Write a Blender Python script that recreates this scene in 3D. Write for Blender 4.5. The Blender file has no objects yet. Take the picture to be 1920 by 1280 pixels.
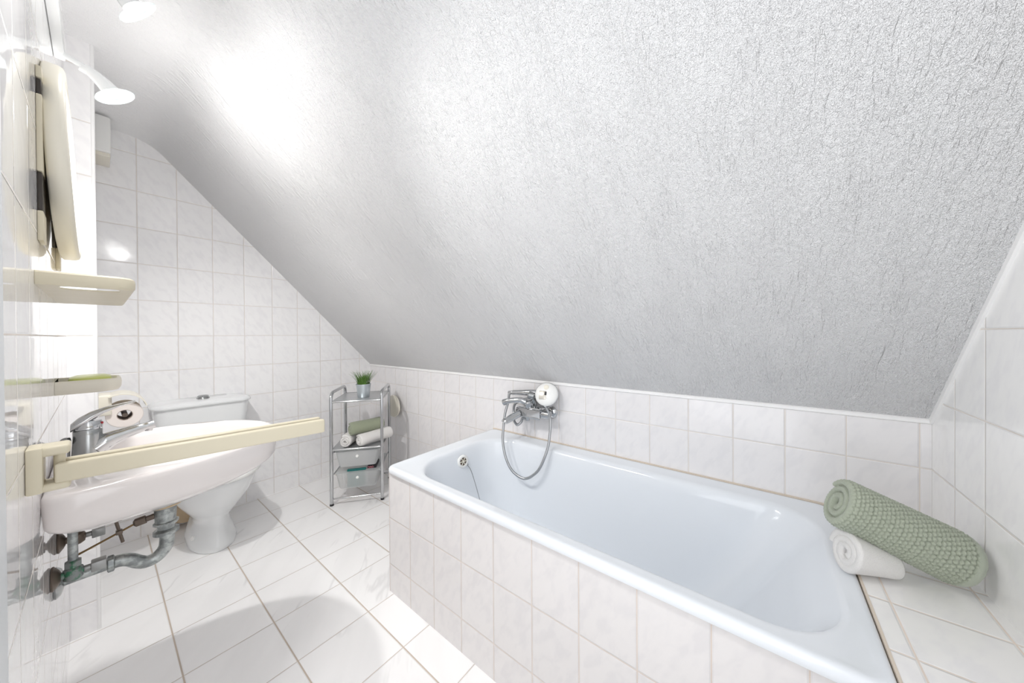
import bpy, bmesh, math, random
from mathutils import Vector, Matrix
random.seed(7)
C = bpy.context.scene.collection
PI = math.pi
V = Vector

# ------------------------------------------------------------------ camera
F, YAW, PITCH, ROLL = 600.816, 0.923227, -0.005262, -0.005985
CX, CY, CAMH = 978.68, 630.27, 1.10992
fw = V((math.sin(YAW)*math.cos(PITCH), math.cos(YAW)*math.cos(PITCH), math.sin(PITCH)))
r0 = V((math.cos(YAW), -math.sin(YAW), 0)); u0 = r0.cross(fw)
rr = r0*math.cos(ROLL)+u0*math.sin(ROLL); uu = -r0*math.sin(ROLL)+u0*math.cos(ROLL)
cam = bpy.data.cameras.new('camera'); co = bpy.data.objects.new('camera', cam); C.objects.link(co)
cam.sensor_fit = 'HORIZONTAL'; cam.sensor_width = 36.0; cam.lens = F/1920*36
cam.shift_x = -(CX-960)/1920; cam.shift_y = (CY-640)/1920
cam.clip_start = .01
m3 = Matrix((rr, uu, -fw)).transposed()
co.matrix_world = Matrix.Translation((0, 0, CAMH)) @ m3.to_4x4()
sc = bpy.context.scene
sc.camera = co
# ------------------------------------------------------------------ world, lights, exposure
sc.view_settings.view_transform = 'Standard'
sc.view_settings.look = 'None'
sc.view_settings.gamma = 1.0
sc.view_settings.use_curve_mapping = False
sc.view_settings.exposure = 1.17
sc.cycles.max_bounces = 20
sc.cycles.diffuse_bounces = 16
sc.cycles.glossy_bounces = 6
sc.cycles.caustics_reflective = False
sc.cycles.caustics_refractive = False
w = bpy.data.worlds.new('hallway_air'); sc.world = w; w.use_nodes = True
w.node_tree.nodes['Background'].inputs[0].default_value = (.95, .97, 1, 1)
w.node_tree.nodes['Background'].inputs[1].default_value = .45

def look(o, tgt):
    d = (V(tgt)-o.location).normalized()
    o.rotation_euler = d.to_track_quat('-Z', 'Y').to_euler()

def area(name, loc, tgt, sx, sy, power, col):
    l = bpy.data.lights.new(name, 'AREA'); l.shape = 'RECTANGLE'; l.size = sx; l.size_y = sy
    l.energy = power; l.color = col
    o = bpy.data.objects.new(name, l); C.objects.link(o); o.location = loc; look(o, tgt); return o

# added soft fill light, set in the open doorway beside the camera
area('doorway_fill', (-.11, .08, 1.20), (1.0, .95, 1.62), .85, 1.6, 3.7, (.95, .97, 1))

def spot(name, loc, tgt, power, ang, blend, rad, col=(1, .988, .972)):
    l = bpy.data.lights.new(name, 'SPOT'); l.energy = power; l.spot_size = math.radians(ang); l.spot_blend = blend
    l.shadow_soft_size = rad; l.color = col
    o = bpy.data.objects.new(name, l); C.objects.link(o); o.location = loc; look(o, tgt); return o

def point(name, loc, power, rad, col=(1, .988, .972)):
    l = bpy.data.lights.new(name, 'POINT'); l.energy = power; l.shadow_soft_size = rad; l.color = col
    o = bpy.data.objects.new(name, l); C.objects.link(o); o.location = loc; return o

# the two halogen spots on the rail above the mirror, then added end fill
spot('spot_light_far', (.066, 1.58, 1.795), (.60, 1.75, 1.86), 2.5, 168, .85, .03)
point('spot_glow_far', (.100, 1.64, 1.735), .75, .03)
spot('spot_beam_far', (.036, 1.55, 1.815), (.65, 2.25, .0), 18, 122, .9, .022)
spot('spot_light_near', (.120, 1.20, 1.850), (.70, 1.30, 1.84), 1.2, 166, .85, .035)
point('spot_glow_near', (.125, 1.28, 1.76), .2, .03)
spot('spot_beam_near', (.080, 1.20, 1.850), (.50, 1.35, .0), 3.5, 108, .9, .06)
spot('fill_light_end', (.070, 1.00, 1.83), (.70, .80, 1.75), .4, 165, .9, .03)  # added fill, placed at an unseen third spot on the rail
spot('fill_beam_end', (.065, 1.00, 1.83), (.80, .05, .45), 10, 122, .7, .07)  # added fill beam towards the bath, from the same unseen spot

# ------------------------------------------------------------------ room constants
XL, XK, YB, YF = -.07, 1.4387, 2.7596, -.3823
ZC, KT = 2.211, .8585
XS = .176             # where the slope leaves the flat ceiling
PX, PY = -.0054, 2.02 # pillar in the far left corner
SKX, SKY = .7573, 1.3033

# ------------------------------------------------------------------ node helpers
class NT:
    def __init__(s, name):
        s.m = bpy.data.materials.new(name); s.m.use_nodes = True
        s.n = s.m.node_tree.nodes; s.l = s.m.node_tree.links
        s.b = s.n['Principled BSDF']
    def link(s, a, b): s.l.new(a, b)
    def node(s, t, **k):
        x = s.n.new(t)
        for a, b in k.items(): setattr(x, a, b)
        return x
    def math(s, op, a, b=None, c=None, clamp=False):
        x = s.node('ShaderNodeMath', operation=op); x.use_clamp = clamp
        for i, v in enumerate((a, b, c)):
            if v is None: continue
            if hasattr(v, 'is_output'): s.link(v, x.inputs[i])
            else: x.inputs[i].default_value = v
        return x.outputs[0]
    def mr(s, v, a, b, c, d, smooth=False):
        x = s.node('ShaderNodeMapRange'); x.clamp = True
        if smooth: x.interpolation_type = 'SMOOTHSTEP'
        s.link(v, x.inputs[0])
        for i, q in zip((1, 2, 3, 4), (a, b, c, d)): x.inputs[i].default_value = q
        return x.outputs[0]
    def mix(s, f, a, b):
        x = s.node('ShaderNodeMix', data_type='RGBA')
        if hasattr(f, 'is_output'): s.link(f, x.inputs[0])
        else: x.inputs[0].default_value = f
        for i, v in ((6, a), (7, b)):
            if hasattr(v, 'is_output'): s.link(v, x.inputs[i])
            else: x.inputs[i].default_value = (*v, 1)
        return x.outputs[2]
    def pos(s):
        g = s.node('ShaderNodeNewGeometry'); x = s.node('ShaderNodeSeparateXYZ'); s.link(g.outputs['Position'], x.inputs[0])
        return x.outputs
    def xyz(s, a, b, c):
        x = s.node('ShaderNodeCombineXYZ')
        for i, v in enumerate((a, b, c)):
            if hasattr(v, 'is_output'): s.link(v, x.inputs[i])
            else: x.inputs[i].default_value = v
        return x.outputs[0]
    def noise(s, vec, scale, detail=2, rough=.5, dist=0):
        x = s.node('ShaderNodeTexNoise'); x.inputs['Scale'].default_value = scale
        x.inputs['Detail'].default_value = detail; x.inputs['Roughness'].default_value = rough; x.inputs['Distortion'].default_value = dist
        if vec is not None: s.link(vec, x.inputs['Vector'])
        return x.outputs[0]
    def bump(s, h, dist=1, strength=1):
        x = s.node('ShaderNodeBump'); x.inputs['Distance'].default_value = dist; x.inputs['Strength'].default_value = strength
        s.link(h, x.inputs['Height']); s.link(x.outputs[0], s.b.inputs['Normal']); return x

def mat(name, col, rough=.4, metal=0, coat=0, trans=0, ior=1.5, emit=None, es=0, spec=.5, sub=0):
    t = NT(name); b = t.b
    b.inputs['Base Color'].default_value = (*col, 1); b.inputs['Roughness'].default_value = rough
    b.inputs['Metallic'].default_value = metal; b.inputs['Coat Weight'].default_value = coat
    b.inputs['Transmission Weight'].default_value = trans; b.inputs['IOR'].default_value = ior
    b.inputs['Specular IOR Level'].default_value = spec
    if emit: b.inputs['Emission Color'].default_value = (*emit, 1); b.inputs['Emission Strength'].default_value = es
    # slight unevenness of the surface finish
    n = t.noise(None, 14, 2)
    tc = t.node('ShaderNodeTexCoord'); t.link(tc.outputs['Object'], n.node.inputs['Vector'])
    t.link(t.mr(n, .3, .7, max(rough-.03, .01), rough+.03), b.inputs['Roughness'])
    return t.m

def tile(name, ua, va, uo, uw, vo, vh, gu=.0024, gv=.0024, base=(.865, .86, .862), vein=(.76, .75, .77), grout=(.66, .61, .56),
         rough=.13, veinamt=.42, tilt=.0005, floor=False, spec=.5, depth=.0011, wave=.00045):
    t = NT(name); p = t.pos(); u = p[ua]; v = p[va]
    us = t.math('SUBTRACT', u, uo); vs = t.math('SUBTRACT', v, vo)
    du = t.math('PINGPONG', us, uw/2); dv = t.math('PINGPONG', vs, vh/2)
    eu = t.math('SUBTRACT', du, gu/2); ev = t.math('SUBTRACT', dv, gv/2)
    d = t.math('MINIMUM', eu, ev)
    mask = t.mr(d, -.0003, .0005, 0, 1, True)
    iu = t.math('FLOOR', t.math('DIVIDE', us, uw)); iv = t.math('FLOOR', t.math('DIVIDE', vs, vh))
    wn = t.node('ShaderNodeTexWhiteNoise', noise_dimensions='3D'); t.link(t.xyz(iu, iv, 3.3), wn.inputs[0])
    sp = t.node('ShaderNodeSeparateColor'); t.link(wn.outputs['Color'], sp.inputs[0]); R, G, B = sp.outputs
    # marbled glaze, a different cut of it on every tile
    ru = t.math('MULTIPLY', R, 40); rv = t.math('MULTIPLY', G, 40)
    if floor:
        a = t.math('SUBTRACT', u, t.math('MULTIPLY', v, .8)); b_ = t.math('ADD', v, t.math('MULTIPLY', u, .8))
        vec = t.xyz(t.math('ADD', t.math('MULTIPLY', a, 7), ru), t.math('ADD', t.math('MULTIPLY', b_, 1.3), rv), B)
        n1 = t.noise(vec, 1.0, 3, .5, .25)
        vm = t.mr(t.math('ABSOLUTE', t.math('SUBTRACT', n1, .5)), .0, .035, 1, 0, True)
        gate = t.mr(t.noise(t.xyz(t.math('ADD', t.math('MULTIPLY', u, 4), rv), t.math('ADD', t.math('MULTIPLY', v, 4), ru), 1.), 1.0, 2), .50, .68, 0, 1, True)
        vm = t.math('MULTIPLY', vm, gate)
        soft = t.mr(n1, .35, .75, 0, .3, True)
        vm = t.math('MAXIMUM', vm, soft)
    else:
        a = t.math('ADD', u, t.math('MULTIPLY', v, .55)); b_ = t.math('SUBTRACT', v, t.math('MULTIPLY', u, .55))
        vec = t.xyz(t.math('ADD', t.math('MULTIPLY', a, 34), ru), t.math('ADD', t.math('MULTIPLY', b_, 15), rv), B)
        n1 = t.noise(vec, 1.0, 2, .5, .3)
        vm = t.mr(n1, .42, .72, 0, 1, True)
    col = t.mix(t.math('MULTIPLY', vm, veinamt), base, vein)
    hsv = t.node('ShaderNodeHueSaturation'); t.link(col, hsv.inputs['Color']); t.link(t.mr(B, 0, 1, .985, 1.015), hsv.inputs['Value'])
    gn = t.noise(t.xyz(u, v, 0.), 6, 2)
    gcol = t.mix(t.mr(gn, .35, .65, 0, 1), grout, tuple(min(1, c*1.12) for c in grout))
    col = t.mix(mask, gcol, hsv.outputs[0])
    t.link(col, t.b.inputs['Base Color'])
    t.link(t.mr(mask, 0, 1, .75, rough), t.b.inputs['Roughness'])
    t.b.inputs['Specular IOR Level'].default_value = spec
    h = t.mr(d, -.0002, .0032, -depth, 0, True)
    fu = t.math('SUBTRACT', t.math('FRACT', t.math('DIVIDE', us, uw)), .5); fv = t.math('SUBTRACT', t.math('FRACT', t.math('DIVIDE', vs, vh)), .5)
    tl = t.math('ADD', t.math('MULTIPLY', fu, t.math('SUBTRACT', R, .5)), t.math('MULTIPLY', fv, t.math('SUBTRACT', G, .5)))
    h = t.math('ADD', h, t.math('MULTIPLY', tl, tilt))
    wv = t.noise(t.xyz(u, v, 0.), 22, 1); h = t.math('ADD', h, t.math('MULTIPLY', wv, wave))
    t.bump(h)
    return t.m

OZ = .1158
M = {}
M['t_left'] = tile('wall_tile_left', 1, 2, 1.30, .1515, .114, .2, rough=.03, spec=.75, tilt=.0006, depth=.0003, wave=.00012)
M['t_back'] = tile('wall_tile_back', 0, 2, .1338, .1515, .114, .2)
M['t_knee'] = tile('wall_tile_low', 1, 2, .7006, .1515, .1158, .2, base=(.78, .765, .768), vein=(.69, .68, .695))  # pinkish wall tile, darkened further so its shade is in the base colour
M['t_front'] = tile('wall_tile_right', 0, 2, 1.1609-.1394*3, .1394, .1158, .2, base=(.86, .855, .845))
M['t_pil'] = tile('pillar_tile', 0, 2, -.0715, .1515, .114, .2)
M['t_pils'] = tile('pillar_side_tile', 1, 2, 2.02, .1515, .114, .2)
SKC = dict(base=(.70, .677, .67), vein=(.61, .592, .602), grout=(.58, .505, .45))  # same pinkish tile on the surround, its dimmer light put into these colours
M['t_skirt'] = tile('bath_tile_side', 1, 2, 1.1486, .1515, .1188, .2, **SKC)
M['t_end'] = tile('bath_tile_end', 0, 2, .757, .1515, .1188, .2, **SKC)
M['t_ledge'] = tile('bath_tile_ledge', 1, 0, -.2107, .152, 1.0, .149, gu=.003, gv=.003, base=(.85, .84, .825), grout=(.70, .62, .55))
M['t_floor'] = tile('floor_tile', 0, 1, .6467, .244, 2.0095, .2456, gu=.0042, gv=.0022, base=(.90, .895, .89), vein=(.62, .615, .615),
                    grout=(.50, .43, .36), rough=.22, veinamt=.5, floor=True)

def plaster():
    t = NT('textured_plaster'); x, y, z = t.pos()
    s = t.math('MULTIPLY', t.math('SUBTRACT', x, z), .7)
    warp = t.noise(t.xyz(t.math('MULTIPLY', y, 5), t.math('MULTIPLY', s, 3), 0.), 1, 3)
    yw = t.math('ADD', y, t.math('MULTIPLY', t.math('SUBTRACT', warp, .5), .05))
    st = t.noise(t.xyz(t.math('MULTIPLY', yw, 75), t.math('MULTIPLY', s, 9), 2.), 1, 3, .55, .15)
    patch = t.mr(t.noise(t.xyz(t.math('MULTIPLY', y, 9), t.math('MULTIPLY', s, 7), 5.), 1, 2), .32, .66, .35, 1, True)
    ridge = t.math('MULTIPLY', t.mr(st, .38, .64, 0, 1, True), patch)
    med = t.noise(t.xyz(t.math('MULTIPLY', yw, 170), t.math('MULTIPLY', s, 75), 0.), 1, 3, .6)
    fine = t.noise(t.xyz(t.math('MULTIPLY', y, 420), t.math('MULTIPLY', s, 380), 1.), 1, 2, .6)
    h = t.math('ADD', t.math('MULTIPLY', ridge, .0058), t.math('ADD', t.math('MULTIPLY', med, .0125), t.math('MULTIPLY', fine, .0070)))
    amt = t.mr(x, .10, .30, .25, 1, True)      # the flat strip was only rolled, the slope was combed
    t.bump(t.math('MULTIPLY', h, amt))
    t.b.inputs['Base Color'].default_value = (.90, .90, .905, 1)
    t.b.inputs['Roughness'].default_value = .8
    t.b.inputs['Specular IOR Level'].default_value = .25
    return t.m
M['plaster'] = plaster()
M['caulk'] = mat('white_caulk', (.84, .835, .83), .5)
M['caulk_old'] = mat('aged_caulk', (.66, .58, .49), .6)
M['jamb'] = mat('grey_painted_jamb', (.66, .685, .70), .45)
M['enamel'] = mat('pale_blue_enamel', (.745, .775, .81), .12, spec=.6)
M['ceramic'] = mat('white_ceramic', (.85, .85, .85), .09, spec=.6)
M['ceramic_blue'] = mat('cool_white_ceramic', (.77, .785, .79), .09, spec=.6)
M['ceramic_pink'] = mat('warm_white_ceramic', (.74, .70, .685), .09, spec=.6)
M['seat'] = mat('white_seat_plastic', (.83, .83, .81), .2)
M['cream'] = mat('cream_plastic', (.60, .55, .425), .42, spec=.3)
M['cream_light'] = mat('pale_cream_plastic', (.75, .715, .62), .36, spec=.35)
M['chrome'] = mat('chrome', (.56, .57, .58), .10, 1)
M['chrome_grey'] = mat('grey_chrome', (.40, .41, .41), .2, 1)  # darker and rougher than the plain chrome
M['dull'] = mat('dull_grey_metal', (.36, .365, .36), .42, .85)
M['dark_metal'] = mat('tarnished_brown_metal', (.17, .135, .11), .45, .7)
M['brass'] = mat('aged_brass_rod', (.26, .17, .08), .42, .8)
M['dark'] = mat('dark_brown_plastic', (.03, .022, .016), .4)
M['black'] = mat('black_rubber', (.02, .02, .022), .5)
M['brown'] = mat('stained_beige_plastic', (.52, .40, .26), .5)
M['white_plastic'] = mat('white_plastic', (.82, .82, .80), .3)
M['white_metal'] = mat('white_lacquered_metal', (.84, .85, .85), .25)
M['red'] = mat('red_mark', (.45, .03, .04), .3)
M['mirror'] = mat('mirror_glass', (.9, .92, .92), .02, 1)
M['soap'] = mat('lime_green_soap', (.66, .72, .22), .3)
def frosted():
    t = NT('frosted_plastic'); n = t.n
    b = t.b; b.inputs['Base Color'].default_value = (.88, .885, .885, 1); b.inputs['Roughness'].default_value = .35
    tr = t.node('ShaderNodeBsdfTranslucent'); tr.inputs[0].default_value = (.93, .935, .935, 1)
    tp = t.node('ShaderNodeBsdfTransparent'); tp.inputs[0].default_value = (.95, .96, .96, 1)
    a = t.node('ShaderNodeMixShader'); a.inputs[0].default_value = .5; t.link(b.outputs[0], a.inputs[1]); t.link(tr.outputs[0], a.inputs[2])
    c = t.node('ShaderNodeMixShader'); c.inputs[0].default_value = .48; t.link(a.outputs[0], c.inputs[1]); t.link(tp.outputs[0], c.inputs[2])
    t.link(c.outputs[0], n['Material Output'].inputs[0]); return t.m
M['frost'] = frosted()
M['teal'] = mat('teal_packet', (.0, .13, .12), .35)
M['pinkmark'] = mat('pink_print', (.75, .25, .30), .5)
M['peach'] = mat('peach_bottle', (.74, .40, .26), .5)
M['slate'] = mat('slate_bottle', (.16, .22, .27), .5)
M['zinc'] = mat('zinc_bucket', (.60, .66, .69), .34, .75)
M['paper'] = mat('toilet_paper', (.82, .76, .72), .9, spec=.1)
M['card'] = mat('cardboard', (.50, .42, .37), .9, spec=.1)
M['glass'] = mat('lamp_glass', (.80, .95, .94), .12, trans=.6, ior=1.45, emit=(1, 1, .98), es=.1)
M['bulb'] = mat('lit_bulb', (1, 1, 1), .3, emit=(1, .97, .92), es=5)
M['badge'] = mat('warm_grey_plastic', (.60, .57, .51), .25, .3)
M['steel'] = mat('grey_steel_sheet', (.50, .51, .52), .28, .9)

def patina():
    t = NT('limescaled_metal'); tc = t.node('ShaderNodeTexCoord')
    n = t.noise(tc.outputs['Object'], 45, 4, .6)
    t.link(t.mix(t.mr(n, .4, .62, 0, 1, True), (.27, .29, .29), (.50, .53, .52)), t.b.inputs['Base Color'])
    t.b.inputs['Metallic'].default_value = .75; t.b.inputs['Roughness'].default_value = .4
    return t.m
M['patina'] = patina()
def verdigris():
    t = NT('verdigris_valve'); tc = t.node('ShaderNodeTexCoord')
    n = t.noise(tc.outputs['Object'], 60, 3, .6)
    t.link(t.mix(t.mr(n, .50, .66, 0, 1, True), (.24, .26, .255), (.05, .20, .11)), t.b.inputs['Base Color'])
    t.b.inputs['Metallic'].default_value = .4; t.b.inputs['Roughness'].default_value = .55
    return t.m
M['verdigris'] = verdigris()
def cloth(name, col, col2, scale, amt):
    t = NT(name); tc = t.node('ShaderNodeTexCoord'); n = t.noise(tc.outputs['Object'], scale, 3, .6)
    t.link(t.mix(t.mr(n, .35, .65, 0, 1), col2, col), t.b.inputs['Base Color'])
    t.b.inputs['Roughness'].default_value = .95; t.b.inputs['Specular IOR Level'].default_value = .1
    t.b.inputs['Sheen Weight'].default_value = .25
    t.bump(t.math('MULTIPLY', n, amt)); return t.m
M['towel_green'] = cloth('sage_waffle_cotton', (.43, .465, .375), (.37, .405, .32), 700, .0012)
M['towel_green_dark'] = cloth('olive_green_cotton', (.34, .37, .27), (.28, .31, .22), 600, .0015)
M['towel_hem'] = cloth('sage_plain_hem', (.43, .465, .385), (.40, .435, .355), 900, .0005)
M['towel_white'] = cloth('white_terry_cotton', (.80, .785, .765), (.75, .735, .715), 600, .0016)
def grass():
    t = NT('grass_blade'); tc = t.node('ShaderNodeTexCoord'); x = t.node('ShaderNodeSeparateXYZ'); t.link(tc.outputs['Object'], x.inputs[0])
    oi = t.noise(tc.outputs['Object'], 60, 1)
    t.link(t.mix(oi, (.03, .10, .02), (.16, .30, .05)), t.b.inputs['Base Color']); t.b.inputs['Roughness'].default_value = .45
    return t.m
M['grass'] = grass()
def perforated():
    t = NT('perforated_grey_sheet'); tc = t.node('ShaderNodeTexCoord')
    vo = t.node('ShaderNodeTexVoronoi'); vo.inputs['Scale'].default_value = 120; t.link(tc.outputs['Object'], vo.inputs['Vector'])
    vo.inputs['Randomness'].default_value = 0
    t.link(t.mix(t.mr(vo.outputs[0], .28, .34, 0, 1), (.16, .165, .17), (.50, .51, .52)), t.b.inputs['Base Color'])
    t.b.inputs['Metallic'].default_value = .6; t.b.inputs['Roughness'].default_value = .28
    return t.m
M['perf'] = perforated()
def hose_mat():
    t = NT('ribbed_metal_hose'); b = t.b
    b.inputs['Base Color'].default_value = (.42, .43, .44, 1); b.inputs['Metallic'].default_value = .9; b.inputs['Roughness'].default_value = .32
    return t.m
M['hose'] = hose_mat()

# ------------------------------------------------------------------ mesh helpers
def box(bm, lo, hi, bev=0, seg=2, mtx=None):
    lo, hi = V(lo), V(hi)
    r = bmesh.ops.create_cube(bm, size=1)['verts']
    c = (lo+hi)/2; s = hi-lo
    for v in r: v.co = V((v.co.x*s.x+c.x, v.co.y*s.y+c.y, v.co.z*s.z+c.z))
    if bev:
        es = {e for v in r for e in v.link_edges}
        g = bmesh.ops.bevel(bm, geom=list(es), offset=bev, segments=seg, profile=.5, affect='EDGES', clamp_overlap=True)
        r = list({v for f in g['faces'] for v in f.verts} | {v for v in r if v.is_valid})
    if mtx is not None:
        for v in r: v.co = mtx @ v.co
    return r

def frame_of(d):
    d = V(d).normalized()
    a = V((0, 0, 1)) if abs(d.z) < .9 else V((1, 0, 0))
    x = a.cross(d).normalized(); y = d.cross(x)
    return x, y, d

def loft(bm, rings, cap0=True, cap1=True, closed=True):
    vr = [[bm.verts.new(p) for p in r] for r in rings]
    n = len(rings[0])
    for a, b in zip(vr, vr[1:]):
        for i in range(n if closed else n-1):
            j = (i+1) % n
            try: bm.faces.new((a[i], a[j], b[j], b[i]))
            except ValueError: pass
    if closed:
        for c, r in ((cap0, vr[0][::-1]), (cap1, vr[-1])):
            if c:
                try: bm.faces.new(r)
                except ValueError: pass
    return vr

def lathe(bm, prof, org, axis, seg=32, cap0=True, cap1=True):
    x, y, d = frame_of(axis); org = V(org)
    rings = [[org+d*h+(x*math.cos(2*PI*i/seg)+y*math.sin(2*PI*i/seg))*max(r, 1e-5) for i in range(seg)] for r, h in prof]
    loft(bm, rings, cap0, cap1)

def smooth_path(pts, sub=8):
    pts = [V(p) for p in pts]
    if len(pts) < 3 or sub <= 1: return pts
    P = [pts[0]*2-pts[1]]+pts+[pts[-1]*2-pts[-2]]
    out = []
    for i in range(1, len(P)-2):
        for k in range(sub):
            t = k/sub; a, b, c, d = P[i-1], P[i], P[i+1], P[i+2]
            out.append(.5*((2*b)+(c-a)*t+(2*a-5*b+4*c-d)*t*t+(3*b-a-3*c+d)*t**3))
    out.append(pts[-1]); return out

def tube(bm, pts, r, seg=14, sub=1, cap=True, rib=None):
    p = smooth_path(pts, sub); n = len(p)
    T = [(p[min(i+1, n-1)]-p[max(i-1, 0)]).normalized() for i in range(n)]
    x, y, _ = frame_of(T[0]); rings = []
    for i in range(n):
        if i:
            q = T[i-1].rotation_difference(T[i]); x = q @ x
            x = (x-T[i]*x.dot(T[i])).normalized()
        yy = T[i].cross(x)
        ri = (r[min(int(i/(n-1)*(len(r)-1)), len(r)-2)]*(1-(i/(n-1)*(len(r)-1)-min(int(i/(n-1)*(len(r)-1)), len(r)-2)))
              + r[min(int(i/(n-1)*(len(r)-1)), len(r)-2)+1]*(i/(n-1)*(len(r)-1)-min(int(i/(n-1)*(len(r)-1)), len(r)-2))) if isinstance(r, (list, tuple)) else r
        if rib: ri *= 1+rib*(1 if i % 2 else -1)
        rings.append([p[i]+(x*math.cos(2*PI*k/seg)+yy*math.sin(2*PI*k/seg))*ri for k in range(seg)])
    loft(bm, rings, cap, cap)

def cyl(bm, a, b, r, seg=24, bev=0):
    a, b = V(a), V(b); L = (b-a).length
    pr = [(r, 0), (r, L)] if not bev else [(r-bev, 0), (r-bev*.3, bev*.3), (r, bev), (r, L-bev), (r-bev*.3, L-bev*.3), (r-bev, L)]
    lathe(bm, pr, a, b-a, seg)

def rrect(x0, x1, y0, y1, r, z, n=10):
    """rounded rectangle, r = (x1y1, x0y1, x0y0, x1y0)"""
    if not isinstance(r, (tuple, list)): r = (r,)*4
    out = []
    for (sx, sy), a0, q in zip(((1, 1), (-1, 1), (-1, -1), (1, -1)), (0, 90, 180, 270), r):
        cx = x1-q if sx > 0 else x0+q; cy = y1-q if sy > 0 else y0+q
        for k in range(n+1):
            a = math.radians(a0+90*k/n); out.append(V((cx+q*math.cos(a), cy+q*math.sin(a), z)))
    return out

def BM(): return bmesh.new()
def world_loc(o):
    l = V((0, 0, 0))
    while o is not None: l += o.location; o = o.parent
    return l
def obj(name, bm, m, parent=None, loc=None, smooth=True, angle=38, label=None):
    """one mesh object; vertices are given in world space"""
    bmesh.ops.recalc_face_normals(bm, faces=bm.faces)
    base = world_loc(parent) if parent is not None else V((0, 0, 0))
    o_loc = V(loc) if loc is not None else V((0, 0, 0))
    sh = base + (o_loc if parent is None else V((0, 0, 0)))
    for v in bm.verts: v.co -= sh
    me = bpy.data.meshes.new(name); bm.to_mesh(me); bm.free()
    for mm in (m if isinstance(m, (list, tuple)) else [m]): me.materials.append(mm)
    if smooth:
        me.shade_smooth(); me.set_sharp_from_angle(angle=math.radians(angle))
    o = bpy.data.objects.new(name, me); C.objects.link(o)
    if parent is not None: o.parent = parent
    else: o.location = o_loc
    if label: o['label'] = label
    return o
def thing(name, label, cat, loc, group=None):
    o = bpy.data.objects.new(name, None); C.objects.link(o); o.location = loc; o.empty_display_size = .05
    o['label'] = label; o['category'] = cat
    if group: o['group'] = group
    return o
def tag(o, label, cat, group=None):
    o['label'] = label; o['category'] = cat
    if group: o['group'] = group
    return o
def struct(name, bm, m, smooth=False, label=None):
    o = obj(name, bm, m, smooth=smooth); o['kind'] = 'structure'
    if label: o['label'] = label
    return o
def poly(bm, pts): return bm.faces.new([bm.verts.new(p) for p in pts])
def slab(bm, pts, d):
    """polygon with thickness along vector d"""
    d = V(d); a = [bm.verts.new(p) for p in pts]; b = [bm.verts.new(V(p)+d) for p in pts]
    bm.faces.new(a); bm.faces.new(b[::-1])
    for i in range(len(a)):
        j = (i+1) % len(a); bm.faces.new((a[i], b[i], b[j], a[j]))

# ------------------------------------------------------------------ room shell
slope = (ZC-KT)/(XK-XS)
bm = BM(); box(bm, (-1.2, YF-.1, -.1), (XK+.1, YB+.1, 0)); struct('floor', bm, M['t_floor'])
bm = BM(); box(bm, (XL-.1, .663, 0), (XL, YB, ZC+.1)); struct('wall_left', bm, M['t_left'])
bm = BM(); slab(bm, [(XL-.1, YB, 0), (XK+.1, YB, 0), (XK+.1, YB, KT), (XK, YB, KT+.0), (XS, YB, ZC), (XS, YB, ZC+.1), (XL-.1, YB, ZC+.1)], (0, .1, 0)); struct('wall_back', bm, M['t_back'])
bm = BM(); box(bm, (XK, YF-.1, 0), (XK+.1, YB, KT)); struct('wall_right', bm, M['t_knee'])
bm = BM(); slab(bm, [(-1.2, YF, 0), (XK+.1, YF, 0), (XK+.1, YF, KT), (XK, YF, KT), (XS, YF, ZC), (XS, YF, ZC+.1), (-1.2, YF, ZC+.1)], (0, -.1, 0)); struct('wall_front', bm, M['t_front'])
bm = BM()
# ceiling: flat strip with a rounded turn into the slope
prof = [V((-1.2, 0, ZC)), V((XS-.09, 0, ZC))]
for k in range(1, 8):
    t = k/8; a = V((XS-.09, 0, ZC)); b = V((XS, 0, ZC)); c = V((XS+.062, 0, ZC-.062*slope))
    prof.append(a*(1-t)**2+b*2*t*(1-t)+c*t*t)
prof += [V((XS+.062, 0, ZC-.062*slope)), V((XK+.1, 0, KT-.1*slope))]
top = [p+V((.0, 0, .12)) for p in prof]
ring = [p for p in prof]+top[::-1]
loft(bm, [[p+V((0, YF-.1, 0)) for p in ring], [p+V((0, YB+.1, 0)) for p in ring]])
struct('ceiling', bm, M['plaster'], smooth=True)
bm = BM(); box(bm, (XL, PY, 0), (PX, YB, ZC), 0)
for f in bm.faces: f.material_index = 1 if abs(f.normal.x) > .5 else 0
bmesh.ops.recalc_face_normals(bm, faces=bm.faces)
for f in bm.faces: f.material_index = 1 if abs(f.normal.x) > .5 else 0
struct('wall_corner', bm, [M['t_pil'], M['t_pils']], label='tiled boxed-in pipe corner behind the washbasin')
bm = BM(); cyl(bm, (PX-.0015, PY+.003, 0), (PX-.0015, PY+.003, ZC), .0055, 12); struct('trim_1', bm, M['caulk'], True, label='white edge strip on the pipe corner')
bm = BM(); slab(bm, [(XK-.001, YF, KT+.004), (XK-.007, YF, KT-.001), (XK-.007, YF, KT-.010), (XK, YF, KT-.013)], (0, YB-YF, 0)); struct('trim_2', bm, M['caulk'], label='white sealant line between low wall and sloped ceiling')
bm = BM(); d = V((XS-XK, 0, ZC-KT)).normalized(); nrm = V((-d.z, 0, d.x))
if nrm.z > 0: nrm = -nrm
A = V((XK, YF, KT)); B_ = V((XS, YF, ZC))
slab(bm, [A, B_, B_+nrm*.012, A+nrm*.012], (0, .006, 0)); struct('trim_3', bm, M['caulk'], label='white sealant line along the sloped ceiling')
bm = BM(); box(bm, (-.19, .55, 0), (-.062, .663, 2.08), .004); struct('door_1', bm, M['jamb'], True, label='grey painted jamb of the open doorway')
bm = BM(); box(bm, (XK-.007, YF, .54), (XK, -.17, .549)); struct('trim_4', bm, M['caulk'], label='sealant line behind the bath ledge')
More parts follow.
